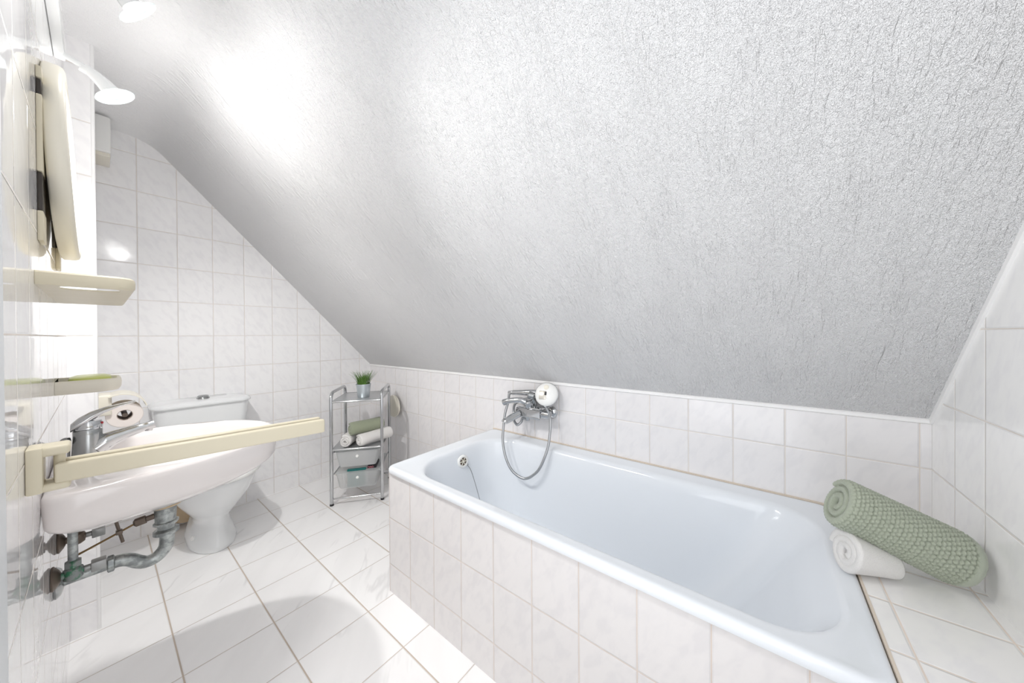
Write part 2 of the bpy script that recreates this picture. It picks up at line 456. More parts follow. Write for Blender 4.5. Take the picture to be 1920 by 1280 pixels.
# tiled bath surround with the ledge at its end
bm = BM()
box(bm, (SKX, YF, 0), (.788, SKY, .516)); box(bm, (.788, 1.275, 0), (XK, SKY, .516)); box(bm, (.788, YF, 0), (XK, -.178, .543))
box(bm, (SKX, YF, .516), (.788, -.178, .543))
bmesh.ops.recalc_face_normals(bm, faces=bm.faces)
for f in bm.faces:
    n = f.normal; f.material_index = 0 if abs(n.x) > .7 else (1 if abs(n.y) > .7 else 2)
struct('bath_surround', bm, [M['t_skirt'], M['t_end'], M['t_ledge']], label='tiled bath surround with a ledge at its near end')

# ------------------------------------------------------------------ bathtub
tub = thing('bathtub', 'pale blue enamel bathtub set in a tiled surround below the sloped ceiling', 'bathtub', (1.09, .57, 0))
TZ = .5464
def lerp(a, b, t): return a+(b-a)*t
X0, X1, Y0, Y1 = .7445, XK-.006, -.173, 1.3075
O = (.797, 1.347, -.125, 1.217); FLR = (.885, 1.265, .17, 1.09)
bm = BM(); R = []
R.append(rrect(X0+.006, X1, Y0+.002, Y1-.006, .03, .5165))
R.append(rrect(X0, X1, Y0, Y1, .034, .5225))
R.append(rrect(X0, X1, Y0, Y1, .034, .536))
R.append(rrect(X0+.003, X1-.001, Y0+.003, Y1-.003, .033, .5425))
R.append(rrect(X0+.008, X1-.004, Y0+.007, Y1-.008, .03, .5455))
R.append(rrect(X0+.015, X1-.010, Y0+.013, Y1-.015, .028, TZ))
R.append(rrect(X0+.024, X1-.02, Y0+.022, Y1-.024, .03, .5440))
R.append(rrect(O[0]-.016, O[1]+.02, O[2]-.014, O[3]+.018, (.19, .18, .14, .14), .5432))
R.append(rrect(O[0]-.007, O[1]+.008, O[2]-.006, O[3]+.008, (.18, .17, .135, .135), .5415))
R.append(rrect(O[0], O[1], O[2], O[3], (.175, .165, .13, .13), .536))
R.append(rrect(O[0]+.006, O[1]-.006, O[2]+.007, O[3]-.005, (.17, .16, .127, .127), .524))
for t, z in ((.06, .50), (.16, .45), (.34, .36), (.56, .27), (.74, .21)):
    R.append(rrect(*[lerp(a, b, t if i != 2 else t**.85) for i, (a, b) in enumerate(zip((O[0]+.006, O[1]-.006, O[2]+.007, O[3]-.005), FLR))],
                   [lerp(q, .12, t) for q in (.17, .16, .127, .127)], z))
R.append(rrect(FLR[0]-.012, FLR[1]+.012, FLR[2]-.03, FLR[3]+.01, .125, .175))
R.append(rrect(FLR[0], FLR[1], FLR[2], FLR[3], .12, .158))
R.append(rrect(FLR[0]+.03, FLR[1]-.03, FLR[2]+.03, FLR[3]-.03, .1, .149))
loft(bm, R, False, True)
obj('basin', bm, M['enamel'], tub, angle=70)
ov = V((1.088, 1.196, .482)); od = V((-.15, -1, .12)).normalized()
bm = BM(); lathe(bm, [(.031, -.002), (.031, .003), (.028, .006), (.021, .007), (.019, .004), (.019, .0)], ov, od, 36, True, False); ovo = obj('overflow_cover', bm, M['white_plastic'], tub)
bm = BM(); lathe(bm, [(.019, .0), (.019, .003)], ov, od, 30); obj('overflow_hole', bm, M['dark_metal'], ovo)
bm = BM(); x_, y_, d_ = frame_of(od)
for k in range(3):
    a = k*PI/3; e = x_*math.cos(a)+y_*math.sin(a); tube(bm, [ov+od*.0045-e*.0195, ov+od*.0045+e*.0195], .0022, 8)
lathe(bm, [(.005, .001), (.005, .0075), (.003, .0085)], ov, od, 14)
obj('overflow_grille', bm, M['cream_light'], ovo)
bm = BM(); ch = [ov+V((.022, -.008, -.022)), ov+V((.029, -.028, -.05)), ov+V((.035, -.055, -.12)), ov+V((.040, -.082, -.20)), ov+V((.044, -.115, -.29))]
lathe(bm, [(.004, 0), (.006, .003), (.004, .007)], ch[0]+V((0, 0, -.002)), (0, 0, 1), 12)
pp = smooth_path(ch, 26)
for i, p in enumerate(pp):
    lathe(bm, [(.0008, -.0016), (.0018, -.0008), (.0018, .0008), (.0008, .0016)], p, (0, 0, 1), 7)
tube(bm, ch, .0009, 6, 8)
obj('plug_chain', bm, M['chrome_grey'], tub)
bm = BM(); box(bm, (X0+.01, Y0-.005, .535), (X1, Y0-.0005, .5438)); struct('trim_5', bm, M['caulk_old'], label='old sealant line between bathtub and ledge')
bm = BM(); box(bm, (SKX-.002, -.17, .5125), (SKX+.01, SKY-.002, .5162)); struct('trim_6', bm, M['caulk_old'], label='old sealant line under the front rim of the bathtub')
bm = BM(); box(bm, (X1+.0005, Y0, .535), (XK, Y1, .5492)); struct('trim_7', bm, M['caulk_old'], label='old sealant line between bathtub and low tiled wall')

# ------------------------------------------------------------------ bath mixer
mx = thing('bath_mixer', 'chrome wall mixer tap above the bathtub with a hand shower hung on it', 'tap', (XK, .97, .70))
def W(dx, y, z): return V((XK-dx, y, z))
bm = BM()
cyl(bm, W(.062, 1.075, .700), W(.062, .865, .700), .021, 28, .005)
box(bm, W(.088, 1.035, .682), W(.04, .92, .722), .008, 3)
lathe(bm, [(.017, 0), (.022, .012), (.026, .03), (.024, .045), (.016, .052)], W(.065, .985, .715), (-.35, .1, 1), 28)
obj('body', bm, M['chrome'], mx)
for y in (1.045, .895):
    bm = BM(); cyl(bm, W(.062, y, .70), W(.0, y, .70), .014); lathe(bm, [(.034, 0), (.034, .004), (.026, .014), (.016, .018)], W(0, y, .70), (-1, 0, 0), 30); obj('wall_union', bm, M['chrome'], mx)
bm = BM(); tube(bm, [W(.085, 1.0, .755), W(.10, 1.03, .765), W(.125, 1.085, .758), W(.13, 1.115, .748)], [.016, .015, .0145, .017], 16, 6); obj('lever', bm, M['chrome'], mx)
bm = BM(); tube(bm, [W(.085, 1.045, .690), W(.12, 1.06, .676), W(.165, 1.075, .66)], [.020, .019, .0165], 18, 6); lathe(bm, [(.017, 0), (.018, .012), (.014, .014)], W(.165, 1.075, .668), (-.3, .05, -1), 20); obj('spout', bm, M['chrome'], mx)
bm = BM(); cyl(bm, W(.07, 1.0, .69), W(.07, 1.0, .655), .011, 20, .002); obj('hose_outlet', bm, M['chrome'], mx)
bm = BM(); cyl(bm, W(.05, .965, .72), W(.075, .965, .79), .012, 20); lathe(bm, [(.012, -.02), (.019, -.012), (.019, .014), (.013, .02)], W(.078, .968, .792), (-.4, .9, .15), 24); obj('shower_holder', bm, M['chrome_grey'], mx)
# hand shower
hs = thing('hand_shower', 'round white and chrome hand shower resting on the bath mixer', 'shower head', (XK-.07, .97, .80))
hc = W(.058, .888, .803); hd = V((-.86, -.28, .38)).normalized()
bm = BM(); lathe(bm, [(.012, -.020), (.040, -.019), (.057, -.012), (.061, -.002), (.060, .006), (.052, .015), (.034, .021), (.014, .024), (.0, .0245)], hc, hd, 44); head = obj('head', bm, M['white_plastic'], hs)
bm = BM(); lathe(bm, [(.0575, -.010), (.0625, -.003), (.0625, .002), (.0605, .006)], hc, hd, 44, False, False); obj('chrome_ring', bm, M['chrome'], head)
x_, y_, _ = frame_of(hd)
up = (V((0, 0, 1))-hd*hd.z).normalized(); sd = hd.cross(up)
bm = BM(); mt = Matrix((sd, up, hd)).transposed().to_4x4(); mt.translation = hc+hd*.0245
box(bm, (-.005, -.009, -.004), (.005, .009, .003), .002, 2, mt); obj('spray_selector', bm, M['black'], head)
bm = BM(); lathe(bm, [(.013, -.002), (.013, .0035), (.010, .005)], hc+hd*.0195+up*.032, hd, 24); obj('button', bm, M['cream_light'], head)
bm = BM(); mt2 = mt.copy(); mt2.translation = hc+hd*.0232
box(bm, (-.004, -.030, -.006), (.034, .014, .0022), .003, 2, mt2); obj('badge_plate', bm, M['badge'], head)
bm = BM(); tube(bm, [hc+V((.006, .045, -.002)), hc+V((.0, .09, .0)), hc+V((-.012, .15, -.004)), hc+V((-.020, .205, -.008))], [.019, .0165, .0145, .013], 20, 6)
cyl(bm, hc+V((-.019, .20, -.008)), hc+V((-.024, .232, -.011)), .0105, 18, .001); obj('handle', bm, M['chrome'], hs)
bm = BM()
path = [(1.3687, 1.0, 0.66), (1.36, 1.0272, 0.6642), (1.357, 1.0358, 0.6436), (1.355, 1.0597, 0.6259), (1.355, 1.0815, 0.6454), (1.357, 1.0864, 0.6906), (1.366, 1.0821, 0.7331), (1.385, 1.0381, 0.7584), (1.39, 0.9782, 0.7731), (1.375, 0.9076, 0.7534), (1.362, 0.8672, 0.7205), (1.352, 0.8486, 0.6773), (1.328, 0.8434, 0.5787), (1.302, 0.855, 0.5056), (1.28, 0.8811, 0.4442), (1.262, 0.939, 0.4016), (1.252, 1.0047, 0.4199), (1.256, 1.0529, 0.4691), (1.278, 1.0962, 0.542), (1.3, 1.1106, 0.6186), (1.32, 1.1158, 0.6851), (1.338, 1.1078, 0.7493), (1.3575, 1.117, 0.7925)]
path = [V(p) for p in path]
tube(bm, path, .0066, 12, 22, True, .07); tag(obj('shower_hose', bm, M['hose'], loc=(XK-.07, 1.0, .66)), 'ribbed grey metal shower hose looping down into the bathtub', 'hose')

# ------------------------------------------------------------------ rolled towels
def roll(bm, a, b, R_, turns, th, n_turn=40, nl=30, squash=1.0, waffle=None, wob=.0, seed=0, taper=1.0, hem=None, phase=0.0):
    """spiral sheet rolled about the line a-b"""
    rnd = random.Random(seed); a, b = V(a), V(b); d = (b-a); L = d.length; d.normalize()
    up = V((0, 0, 1)); up = (up-d*up.dot(d)).normalized(); sd = d.cross(up)
    N = int(n_turn*turns); pitch = (R_-th*.6)/turns
    amp = [rnd.uniform(-1, 1) for _ in range(6)]
    def sec(i, side, j):
        s = i/N; ang = phase+2*PI*turns*s
        r = th*.55+pitch*turns*s
        l = j/nl*L
        e = min(1.0, min(j, nl-j)/max(1.5, nl*.06)); e = .45+.55*math.sin(e*PI/2)
        rr_ = r+(th*.5*e)*side
        if wob: rr_ *= 1+wob*(amp[0]*math.sin(ang*2+amp[1]*6)+amp[2]*math.sin(ang*3+l*30+amp[3]*6)*.6)
        if waffle and side > 0 and s > 1-1.06/turns:
            cu, cv, am = waffle
            u_ = ang*R_/cu; v_ = l/cv
            if not (hem and l > L-hem):
                k = math.floor(v_)
                rr_ += am*(abs(math.sin(PI*(u_+.5*(k % 2))))**.6*abs(math.sin(PI*v_))**.6-.5)
        rr_ *= 1-(1-taper)*l/L
        return a+d*(l+(rnd.uniform(-1, 1)*.0006 if j in (0, nl) else 0)+amp[4]*.004*(1 if j else 0)*(s-.5)) + (sd*math.cos(ang)+up*math.sin(ang)*squash)*rr_
    grid = {}
    for side in (1, -1):
        for i in range(N+1):
            for j in range(nl+1): grid[side, i, j] = bm.verts.new(sec(i, side, j))
    def q(*k, mi=0):
        try: f = bm.faces.new([grid[x] for x in k]); f.material_index = mi
        except ValueError: pass
    for i in range(N):
        for j in range(nl):
            mi = 1 if (hem and j/nl*L >= L-hem) else 0
            q((1, i, j), (1, i+1, j), (1, i+1, j+1), (1, i, j+1), mi=mi); q((-1, i, j), (-1, i, j+1), (-1, i+1, j+1), (-1, i+1, j), mi=mi)
        for j in (0, nl): q((1, i, j), (-1, i, j), (-1, i+1, j), (1, i+1, j), mi=1 if (hem and j) else 0)
    for j in range(nl):
        for i in (0, N): q((1, i, j), (1, i, j+1), (-1, i, j+1), (-1, i, j))

bm = BM(); roll(bm, (1.098, -.140, .692), (1.146, -.347, .6005), .0555, 2.6, .020, 160, 190, .98, (.0098, .0078, .0062), .012, 3, hem=.018, phase=-1.2)
tag(obj('rolled_towel', bm, [M['towel_green'], M['towel_hem']], loc=(1.2, -.26, .543), angle=80), 'large sage green waffle towel rolled up on the bath ledge atop a white one', 'towel')
bm = BM(); roll(bm, (1.066, -.150, .5905), (1.106, -.240, .5695), .046, 2.6, .0185, 50, 40, .98, None, .06, 11, taper=.58, phase=-.6)
tag(obj('rolled_towel', bm, M['towel_white'], loc=(1.14, -.22, .543), angle=80), 'rolled white towel lying on the bath ledge under the big green towel', 'towel')

# ------------------------------------------------------------------ washbasin
SY = 1.39
def Dr(theta, A, B, xb, cx, n=2.35):
    lo, hi = 0, 1.0; c, s = math.cos(theta), math.sin(theta)
    for _ in range(40):
        m = (lo+hi)/2; x = cx+m*c; y = m*s
        ins = x >= xb and (max(0, (x-xb))/A)**n+(abs(y)/B)**n <= 1
        if ins: lo = m
        else: hi = m
    return lo
NS = 96
def dring(z, sc_=1.0, A=.44, B=.29, xb=XL, cx=.14, n=2.35, inset=0):
    out = []
    for k in range(NS):
        th = 2*PI*k/NS; r = Dr(th, A, B, xb, cx, n)*sc_-inset
        out.append(V((cx+r*math.cos(th), SY+r*math.sin(th), z)))
    return out
def under(z, s, cx=.105):
    out = []
    for k in range(NS):
        th = 2*PI*k/NS; r = Dr(th, .44, .29, XL, .14)
        x = .14+r*math.cos(th); y = r*math.sin(th)
        out.append(V((cx+(x-cx)*s, SY+y*s, z)))
    return out
def ell(z, cx, a, b):
    return [V((cx+a*math.cos(2*PI*k/NS), SY+b*math.sin(2*PI*k/NS), z)) for k in range(NS)]
wb = thing('washbasin', 'white wall-hung ceramic washbasin with a chrome tap on its back edge', 'washbasin', (XL, SY, .80))
bm = BM()
rings = [under(.6295, .10), under(.640, .27), under(.662, .48), under(.688, .73), under(.710, .895), under(.722, .955), under(.734, .985), under(.762, .995), dring(.785, 1.0), dring(.7945, .998), dring(.7995, .985), dring(.8005, .965)]
cxb = .158
rings += [ell(.8, cxb, .185, .247), ell(.797, cxb, .176, .238), ell(.788, cxb, .170, .231), ell(.76, cxb, .158, .216), ell(.72, cxb-.01, .135, .185), ell(.685, cxb-.02, .10, .135), ell(.665, cxb-.03, .06, .07), ell(.658, cxb-.04, .026, .026)]
loft(bm, rings, True, True)
obj('bowl', bm, M['ceramic_pink'], wb, angle=60)
bm = BM(); lathe(bm, [(.024, 0), (.022, .003), (.012, .0035)], (.118, SY, .658), (0, 0, 1), 24); obj('drain_ring', bm, M['chrome'], wb)
# tap
fx = -.018
tp = thing('basin_tap', 'chrome single-lever tap standing on the washbasin', 'tap', (fx, SY, .80))
bm = BM(); lathe(bm, [(.026, 0), (.026, .004), (.0245, .03), (.0235, .06), (.0235, .072), (.021, .076)], (fx, SY, .799), (0, 0, 1), 36)
obj('body', bm, M['chrome_grey'], tp)
bm = BM(); tube(bm, [(fx+.012, SY, .822), (fx+.03, SY, .836), (fx+.06, SY, .848), (fx+.095, SY, .858), (fx+.113, SY, .862)], [.0235, .0215, .0155, .0115, .0105], 20, 6)
cyl(bm, (fx+.104, SY, .862), (fx+.101, SY, .845), .0085, 18, .001); obj('spout', bm, M['chrome'], tp)
bm = BM()
pts = [(-.026, .881, .021, .010), (-.015, .891, .024, .013), (.004, .904, .023, .013), (.025, .917, .016, .008), (.05, .926, .011, .0045), (.078, .932, .009, .0025)]
rg = [[V((fx+x+.25*h*math.cos(2*PI*k/24)*0, SY+wd*math.cos(2*PI*k/24), z+h*math.sin(2*PI*k/24))) for k in range(24)] for x, z, wd, h in pts]
loft(bm, rg); lathe(bm, [(.0235, 0), (.0235, .012), (.02, .02)], (fx, SY, .876), (.1, 0, 1), 30)
lv = obj('lever', bm, M['chrome'], tp)
bm = BM(); lathe(bm, [(.003, 0), (.003, .002)], (fx+.0215, SY-.009, .887), (.9, -.5, 0), 14); obj('hot_water_mark', bm, M['red'], lv)
bm = BM(); cyl(bm, (fx-.029, SY, .80), (fx-.029, SY, .845), .0022, 10); lathe(bm, [(.003, 0), (.009, .012), (.0095, .015), (.006, .018)], (fx-.029, SY, .842), (-.35, -.4, .8), 20); obj('plug_knob', bm, M['chrome_grey'], tp)

# drain trap and its wall pipe
tr = thing('drain_trap', 'grey metal drain trap with a curved pipe under the washbasin', 'pipe', (.112, SY, .63))
bm = BM(); lathe(bm, [(.036, 0), (.0365, .003), (.033, .007), (.02, .009)], (.112, SY, .6225), (0, 0, 1), 36); obj('flange', bm, M['brown'], tr)
bm = BM(); lathe(bm, [(.021, -.05), (.0225, -.02), (.0235, .0)], (.114, SY, .6235), (0, 0, 1), 30)
lathe(bm, [(.018, -.0), (.018, .035)], (.115, SY, .545), (0, 0, 1), 28); obj('tailpiece', bm, M['patina'], tr)
bm = BM(); lathe(bm, [(.020, 0), (.026, .002), (.026, .009), (.020, .012)], (.115, SY, .566), (0, 0, 1), 8); lathe(bm, [(.019, 0), (.0265, .003), (.0265, .012), (.021, .016)], (.115, SY, .538), (0, 0, 1), 28); obj('nut', bm, M['patina'], tr)
bm = BM(); tube(bm, [(.116, SY, .55), (.1165, SY, .525), (.113, SY, .50), (.098, SY, .481), (.078, SY, .4765), (.062, SY, .4855), (.048, SY, .499), (.033, SY, .506), (.018, SY, .507)], .0155, 22, 6); obj('curved_pipe', bm, M['patina'], tr)
bm = BM(); lathe(bm, [(.018, 0), (.022, .002), (.022, .011), (.018, .013)], (.022, SY, .5068), (-1, 0, 0), 8); obj('nut', bm, M['patina'], tr)
bm = BM(); tube(bm, [(.02, SY, .5065), (-.03, SY, .506), (XL+.001, SY, .5055)], .0128, 20); obj('wall_pipe', bm, M['patina'], tr)
bm = BM(); lathe(bm, [(.036, 0), (.037, .003), (.03, .010), (.016, .014)], (XL+.0005, SY, .5055), (1, 0, 0), 34); obj('wall_rosette', bm, M['chrome_grey'], tr)
bm = BM(); lathe(bm, [(.008, 0), (.008, .016), (.0115, .017), (.0115, .036), (.006, .040)], (.094, SY+.004, .597), (-1, .12, -.15), 8); obj('rod_nut', bm, M['dark_metal'], tr)
bm = BM(); tube(bm, [(.06, SY+.006, .592), (.02, SY+.01, .575), (-.045, SY+.02, .547)], .0026, 8); obj('plug_rod', bm, M['brass'], tr)
bm = BM(); tube(bm, [(.024, SY+.004, .618), (.031, SY+.004, .578), (.036, SY+.004, .552)], .0034, 8); box(bm, (.024, SY-.004, .577), (.036, SY+.014, .587), .002); obj('rod_link', bm, M['dark_metal'], tr)

def angle_valve(y, z, label, m, up):
    t = thing('angle_valve', label, 'valve', (XL, y, z), 'angle valves under the washbasin')
    bm = BM(); lathe(bm, [(.026, 0), (.027, .003), (.017, .010), (.010, .013)], (XL+.0005, y, z), (1, 0, 0), 30); obj('rosette', bm, M['dark_metal'], t)
    bm = BM(); cyl(bm, (XL+.006, y, z), (XL+.045, y, z), .0085, 18); lathe(bm, [(.010, -.016), (.0145, -.012), (.0145, .010), (.010, .014)], (XL+.03, y, z), (0, 0, 1), 20); obj('body', bm, m, t)
    bm = BM(); lathe(bm, [(.009, .0), (.0135, .002), (.0135, .014), (.009, .017)], (XL+.03, y, z+.013), (0, 0, 1), 6); obj('nut', bm, m, t)
    bm = BM(); cyl(bm, (XL+.03, y, z+.028), (XL+.03, y, up), .0075 if m is M['verdigris'] else .006, 16); obj('riser_pipe', bm, M['patina'], t)
    bm = BM(); cyl(bm, (XL+.045, y, z), (XL+.056, y, z), .007, 14, .001); box(bm, (XL+.055, y-.013, z-.011), (XL+.078, y+.013, z+.011), .002); obj('handle', bm, M['dull'], t)
angle_valve(1.30, .556, 'green corroded angle valve under the near side of the washbasin', M['verdigris'], .708)
angle_valve(1.485, .568, 'dark brown angle valve under the far side of the washbasin', M['dark_metal'], .708)

# ------------------------------------------------------------------ folding towel rail in front of the basin
tr2 = thing('towel_rail', 'cream plastic swivel towel rail sticking out in front of the washbasin', 'towel rail', (XL, .922, .90))
bm = BM()
box(bm, (XL, .905, .864), (XL+.016, .950, .936), .003, 2)
box(bm, (XL+.010, .907, .920), (XL+.041, .948, .936), .005, 3)
box(bm, (XL+.010, .907, .864), (XL+.041, .948, .877), .005, 3)
obj('wall_bracket', bm, M['cream'], tr2)
bm = BM(); cyl(bm, (XL+.030, .927, .866), (XL+.030, .927, .934), .006, 16); obj('hinge_pin', bm, M['cream'], tr2)
def arm(y0, y1, z0, z1, x0, x1):
    bm = BM(); dd = V((x1-x0, y1-y0, 0)); L = dd.length; dd.normalize(); nn = V((-dd.y, dd.x, 0))
    mt = Matrix((dd, nn, V((0, 0, 1)))).transposed().to_4x4(); mt.translation = V((x0, y0, 0))
    box(bm, (0, -.007, z0), (L, .007, z1), .004, 3, mt)
    obj('arm', bm, M['cream'], tr2)
arm(.914, .862, .8745, .9065, XL+.026, .333)
arm(.945, .893, .8745, .9065, XL+.026, .335)

# ------------------------------------------------------------------ shelf, soap dish, mirror
sh = thing('wall_shelf', 'long cream plastic shelf on the tiled wall below the mirror', 'shelf', (XL, 1.35, 1.21))
bm = BM(); NR = 8
def shelf_ring(ins, z, y0=1.064, y1=1.632, x1=.050):
    return rrect(XL, x1-ins, y0+ins, y1-ins, (.026, .001, .001, .03), z, NR)
def slot_ring(z, g=0): return rrect(-.046-g, .029+g, 1.080-g, 1.150+g, .02+g, z, NR)
loft(bm, [slot_ring(1.2112), slot_ring(1.2085), shelf_ring(.004, 1.2085), shelf_ring(.0005, 1.213), shelf_ring(0, 1.224), shelf_ring(.001, 1.231), shelf_ring(.005, 1.2345), shelf_ring(.008, 1.2335), shelf_ring(.0105, 1.230), shelf_ring(.0115, 1.2112), slot_ring(1.2112)], False, False)
bmesh.ops.remove_doubles(bm, verts=bm.verts, dist=1e-5)
obj('board', bm, M['cream'], sh)

sd_ = thing('soap_dish', 'small cream soap dish on the tiled wall above the washbasin tap', 'soap dish', (XL, 1.55, .96))
bm = BM()
def dish(ins, z): return rrect(XL, .041-ins, 1.474+ins, 1.625-ins, (.035, .001, .001, .035), z, 8)
loft(bm, [dish(.016, .956), dish(.006, .958), dish(.001, .968), dish(0, .982), dish(.001, .990), dish(.004, .993), dish(.008, .992), dish(.011, .984), dish(.016, .974), dish(.03, .972)], True, True)
obj('tray', bm, M['cream_light'], sd_)
bm = BM(); loft(bm, [rrect(-.05, .022, 1.50, 1.60, .024, .9725), rrect(-.053, .025, 1.497, 1.603, .026, .982), rrect(-.05, .022, 1.50, 1.60, .024, .996), rrect(-.04, .012, 1.51, 1.59, .018, 1.0005)])
tag(obj('soap_bar', bm, M['soap'], loc=(-.014, 1.55, .972)), 'lime green bar of soap lying in the cream dish', 'soap')

mr_ = thing('wall_mirror', 'round tilting mirror with a thick cream plastic rim', 'mirror', (XL, 1.385, 1.30))
MC = V((-.0640, 1.405, 1.526)); ty = math.radians(2.0)
md_ = V((math.cos(ty), 0, math.sin(ty)))
mx_, my_ = V((0, 1, 0)), V((-math.sin(ty), 0, math.cos(ty)))
def oval(bm, prof, A, B, n=96, c0=True, c1=True):
    loft(bm, [[MC+md_*h+mx_*((A+e)*math.copysign(abs(math.cos(2*PI*k/n))**.88, math.cos(2*PI*k/n)))+my_*((B+e)*math.copysign(abs(math.sin(2*PI*k/n))**.88, math.sin(2*PI*k/n))) for k in range(n)] for e, h in prof], c0, c1)
bm = BM(); oval(bm, [(-.02, .0), (-.004, .0005), (0, .004), (0, .0215), (-.003, .0275), (-.010, .0300), (-.028, .0285), (-.036, .023)], .272, .216, 96, True, False); obj('frame', bm, M['cream_light'], mr_, angle=50)
bm = BM(); oval(bm, [(-.034, .021), (-.034, .0235)], .272, .216); obj('glass', bm, M['mirror'], mr_)
for yy in (1.155, 1.595):
    for z0, z1 in ((1.30, 1.358), (1.435, 1.585), (1.617, 1.640)):
        bm = BM(); box(bm, (XL, yy-.03, z0), (XL+.0072, yy+.03, z1), .002); obj('wall_bracket', bm, M['cream'], mr_)
    for z0, z1 in ((1.36, 1.433), (1.587, 1.615)):
        bm = BM(); box(bm, (XL, yy-.026, z0), (XL+.0062, yy+.026, z1), .001); obj('hinge', bm, M['dark'], mr_)

# ------------------------------------------------------------------ spotlight rail
lr = thing('spotlight_rail', 'white lamp rail with swivelling glass spotlights above the mirror', 'lamp', (XL, 1.35, 1.92))
bm = BM(); box(bm, (XL, .93, 1.900), (XL+.020, 1.60, 1.955), .004, 2); obj('rail', bm, M['white_metal'], lr)
def spotlight(root, neck, dc, dn, r):
    neck, dc, dn = V(neck), V(dc), V(dn).normalized()
    bm = BM(); back = dc-dn*.055
    tube(bm, [V((XL+.018, neck.y, neck.z+.012)), neck+V((-.012, 0, .004)), neck], .0075, 14); lathe(bm, [(.0045, -.004), (.012, -.002), (.012, .012), (.006, .016)], neck-V((.004, 0, .004)), (1, 0, -.4), 16)
    a = obj('spotlight', bm, M['white_metal'], lr)
    bm = BM(); tube(bm, [neck, neck+(dc-neck)*.5+V((0, 0, .006)), dc-dn*.012], [.011, .0165, .0205], 20, 5); obj('socket_arm', bm, M['white_metal'], a)
    bm = BM(); lathe(bm, [(.017, -.004), (r-.002, -.0025), (r, 0), (r-.002, .0025), (.017, .002)], dc, dn, 48, False, False); obj('glass_disc', bm, M['glass'], a)
    bm = BM(); lathe(bm, [(.013, -.012), (.016, -.004), (.0155, -.001), (.0, .001)], dc, dn, 30, True, False); obj('bulb', bm, M['bulb'], a)
spotlight(lr, (-.018, 1.555, 1.885), (0.0364, 1.55, 1.8294), (0.519, -0.04, -0.855), 0.0442)
spotlight(lr, (-.005, 1.195, 1.945), (.064, 1.205, 1.893), (.72, .10, -.62), .043)

spotlight(lr, (-.018, .98, 1.945), (.046, 1.0, 1.882), (.6, -.3, -.75), .0365)  # third spotlight, added out of view to hold the end fill lights

# ------------------------------------------------------------------ box below the ceiling in the corner
bx = thing('ventilation_box', 'small white box on the wall just below the ceiling in the far corner', 'box', (.02, 2.70, 2.01))
bm = BM(); box(bm, (PX+.0005, 2.585, 2.022), (.0455, YB-.001, 2.197), .006, 3); obj('housing', bm, M['white_plastic'], bx)
bm = BM(); box(bm, (PX+.0005, 2.60, 2.004), (.043, YB-.001, 2.0225), .002); obj('base_plate', bm, M['cream_light'], bx)

# ------------------------------------------------------------------ toilet
TX = .370
tl = thing('toilet', 'white ceramic toilet with cistern against the back tiled wall', 'toilet', (TX, 2.45, 0))
def egg(z, a, y0, y1, n=56, p=2.0, sq=.0):
    yc = y0+(y1-y0)*.52; out = []
    for k in range(n):
        t = 2*PI*k/n; c, s = math.cos(t), math.sin(t)
        b = (y1-yc) if s > 0 else (yc-y0)
        e = 2/ (2.0 if s < 0 else 2.0+sq)
        out.append(V((TX+a*math.copysign(abs(c)**e, c), yc+b*math.copysign(abs(s)**e, s), z)))
    return out
bm = BM()
loft(bm, [egg(0, .094, 2.245, 2.62, sq=2), egg(.006, .097, 2.240, 2.62, sq=2), egg(.03, .095, 2.245, 2.62, sq=2), egg(.07, .083, 2.268, 2.62, sq=2), egg(.115, .072, 2.29, 2.62, sq=2), egg(.15, .078, 2.285, 2.63, sq=2),
          egg(.19, .105, 2.245, 2.65, sq=1.5), egg(.24, .134, 2.19, 2.67, sq=1.5), egg(.29, .155, 2.135, 2.69, sq=1.5), egg(.34, .169, 2.095, 2.71, sq=1.5), egg(.375, .176, 2.075, 2.72, sq=1.5), egg(.392, .1775, 2.07, 2.72, sq=1.5), egg(.398, .174, 2.074, 2.717, sq=1.5),
          egg(.398, .14, 2.11, 2.55), egg(.39, .132, 2.12, 2.54), egg(.33, .115, 2.15, 2.50), egg(.26, .07, 2.22, 2.45)])
obj('pan', bm, M['ceramic_blue'], tl, angle=60)
bm = BM(); loft(bm, [egg(.399, .175, 2.068, 2.55), egg(.402, .181, 2.062, 2.555), egg(.412, .183, 2.060, 2.556), egg(.420, .181, 2.063, 2.555), egg(.426, .172, 2.072, 2.55), egg(.4285, .15, 2.10, 2.53), egg(.430, .08, 2.2, 2.45)]); obj('seat_lid', bm, M['seat'], tl, angle=60)
for s in (-1, 1):
    bm = BM(); cyl(bm, (TX+s*.075-.012, 2.552, .4), (TX+s*.075-.012, 2.552, .43), .011, 16, .002); obj('hinge', bm, M['white_plastic'], tl)
bm = BM()
def cis(ins, z, ty_=0): return rrect(.170+ins, .572-ins, 2.568+ins*.8, YB-.002, (.01, .01, .045, .045), z, 8)
loft(bm, [cis(.05, .398), cis(.04, .405), cis(.03, .45), cis(.012, .58), cis(.002, .70), cis(.002, .712)]); obj('cistern', bm, M['ceramic_blue'], tl, angle=60)
bm = BM()
def cl(ins, z): return rrect(.162+ins, .580-ins, 2.556+ins, YB-.001, (.01, .01, .05, .05), z, 8)
loft(bm, [cl(.004, .7125), cl(.0, .716), cl(0, .726), cl(.004, .733), cl(.014, .738), cl(.05, .742), cl(.09, .744)]); lid = obj('cistern_lid', bm, M['ceramic_blue'], tl, angle=60)
bm = BM(); lathe(bm, [(.029, 0), (.028, .006), (.024, .010), (.024, .016), (.019, .0195), (.004, .021)], (.372, 2.655, .7435), (0, 0, 1), 32); obj('flush_button', bm, M['chrome_grey'], tl)
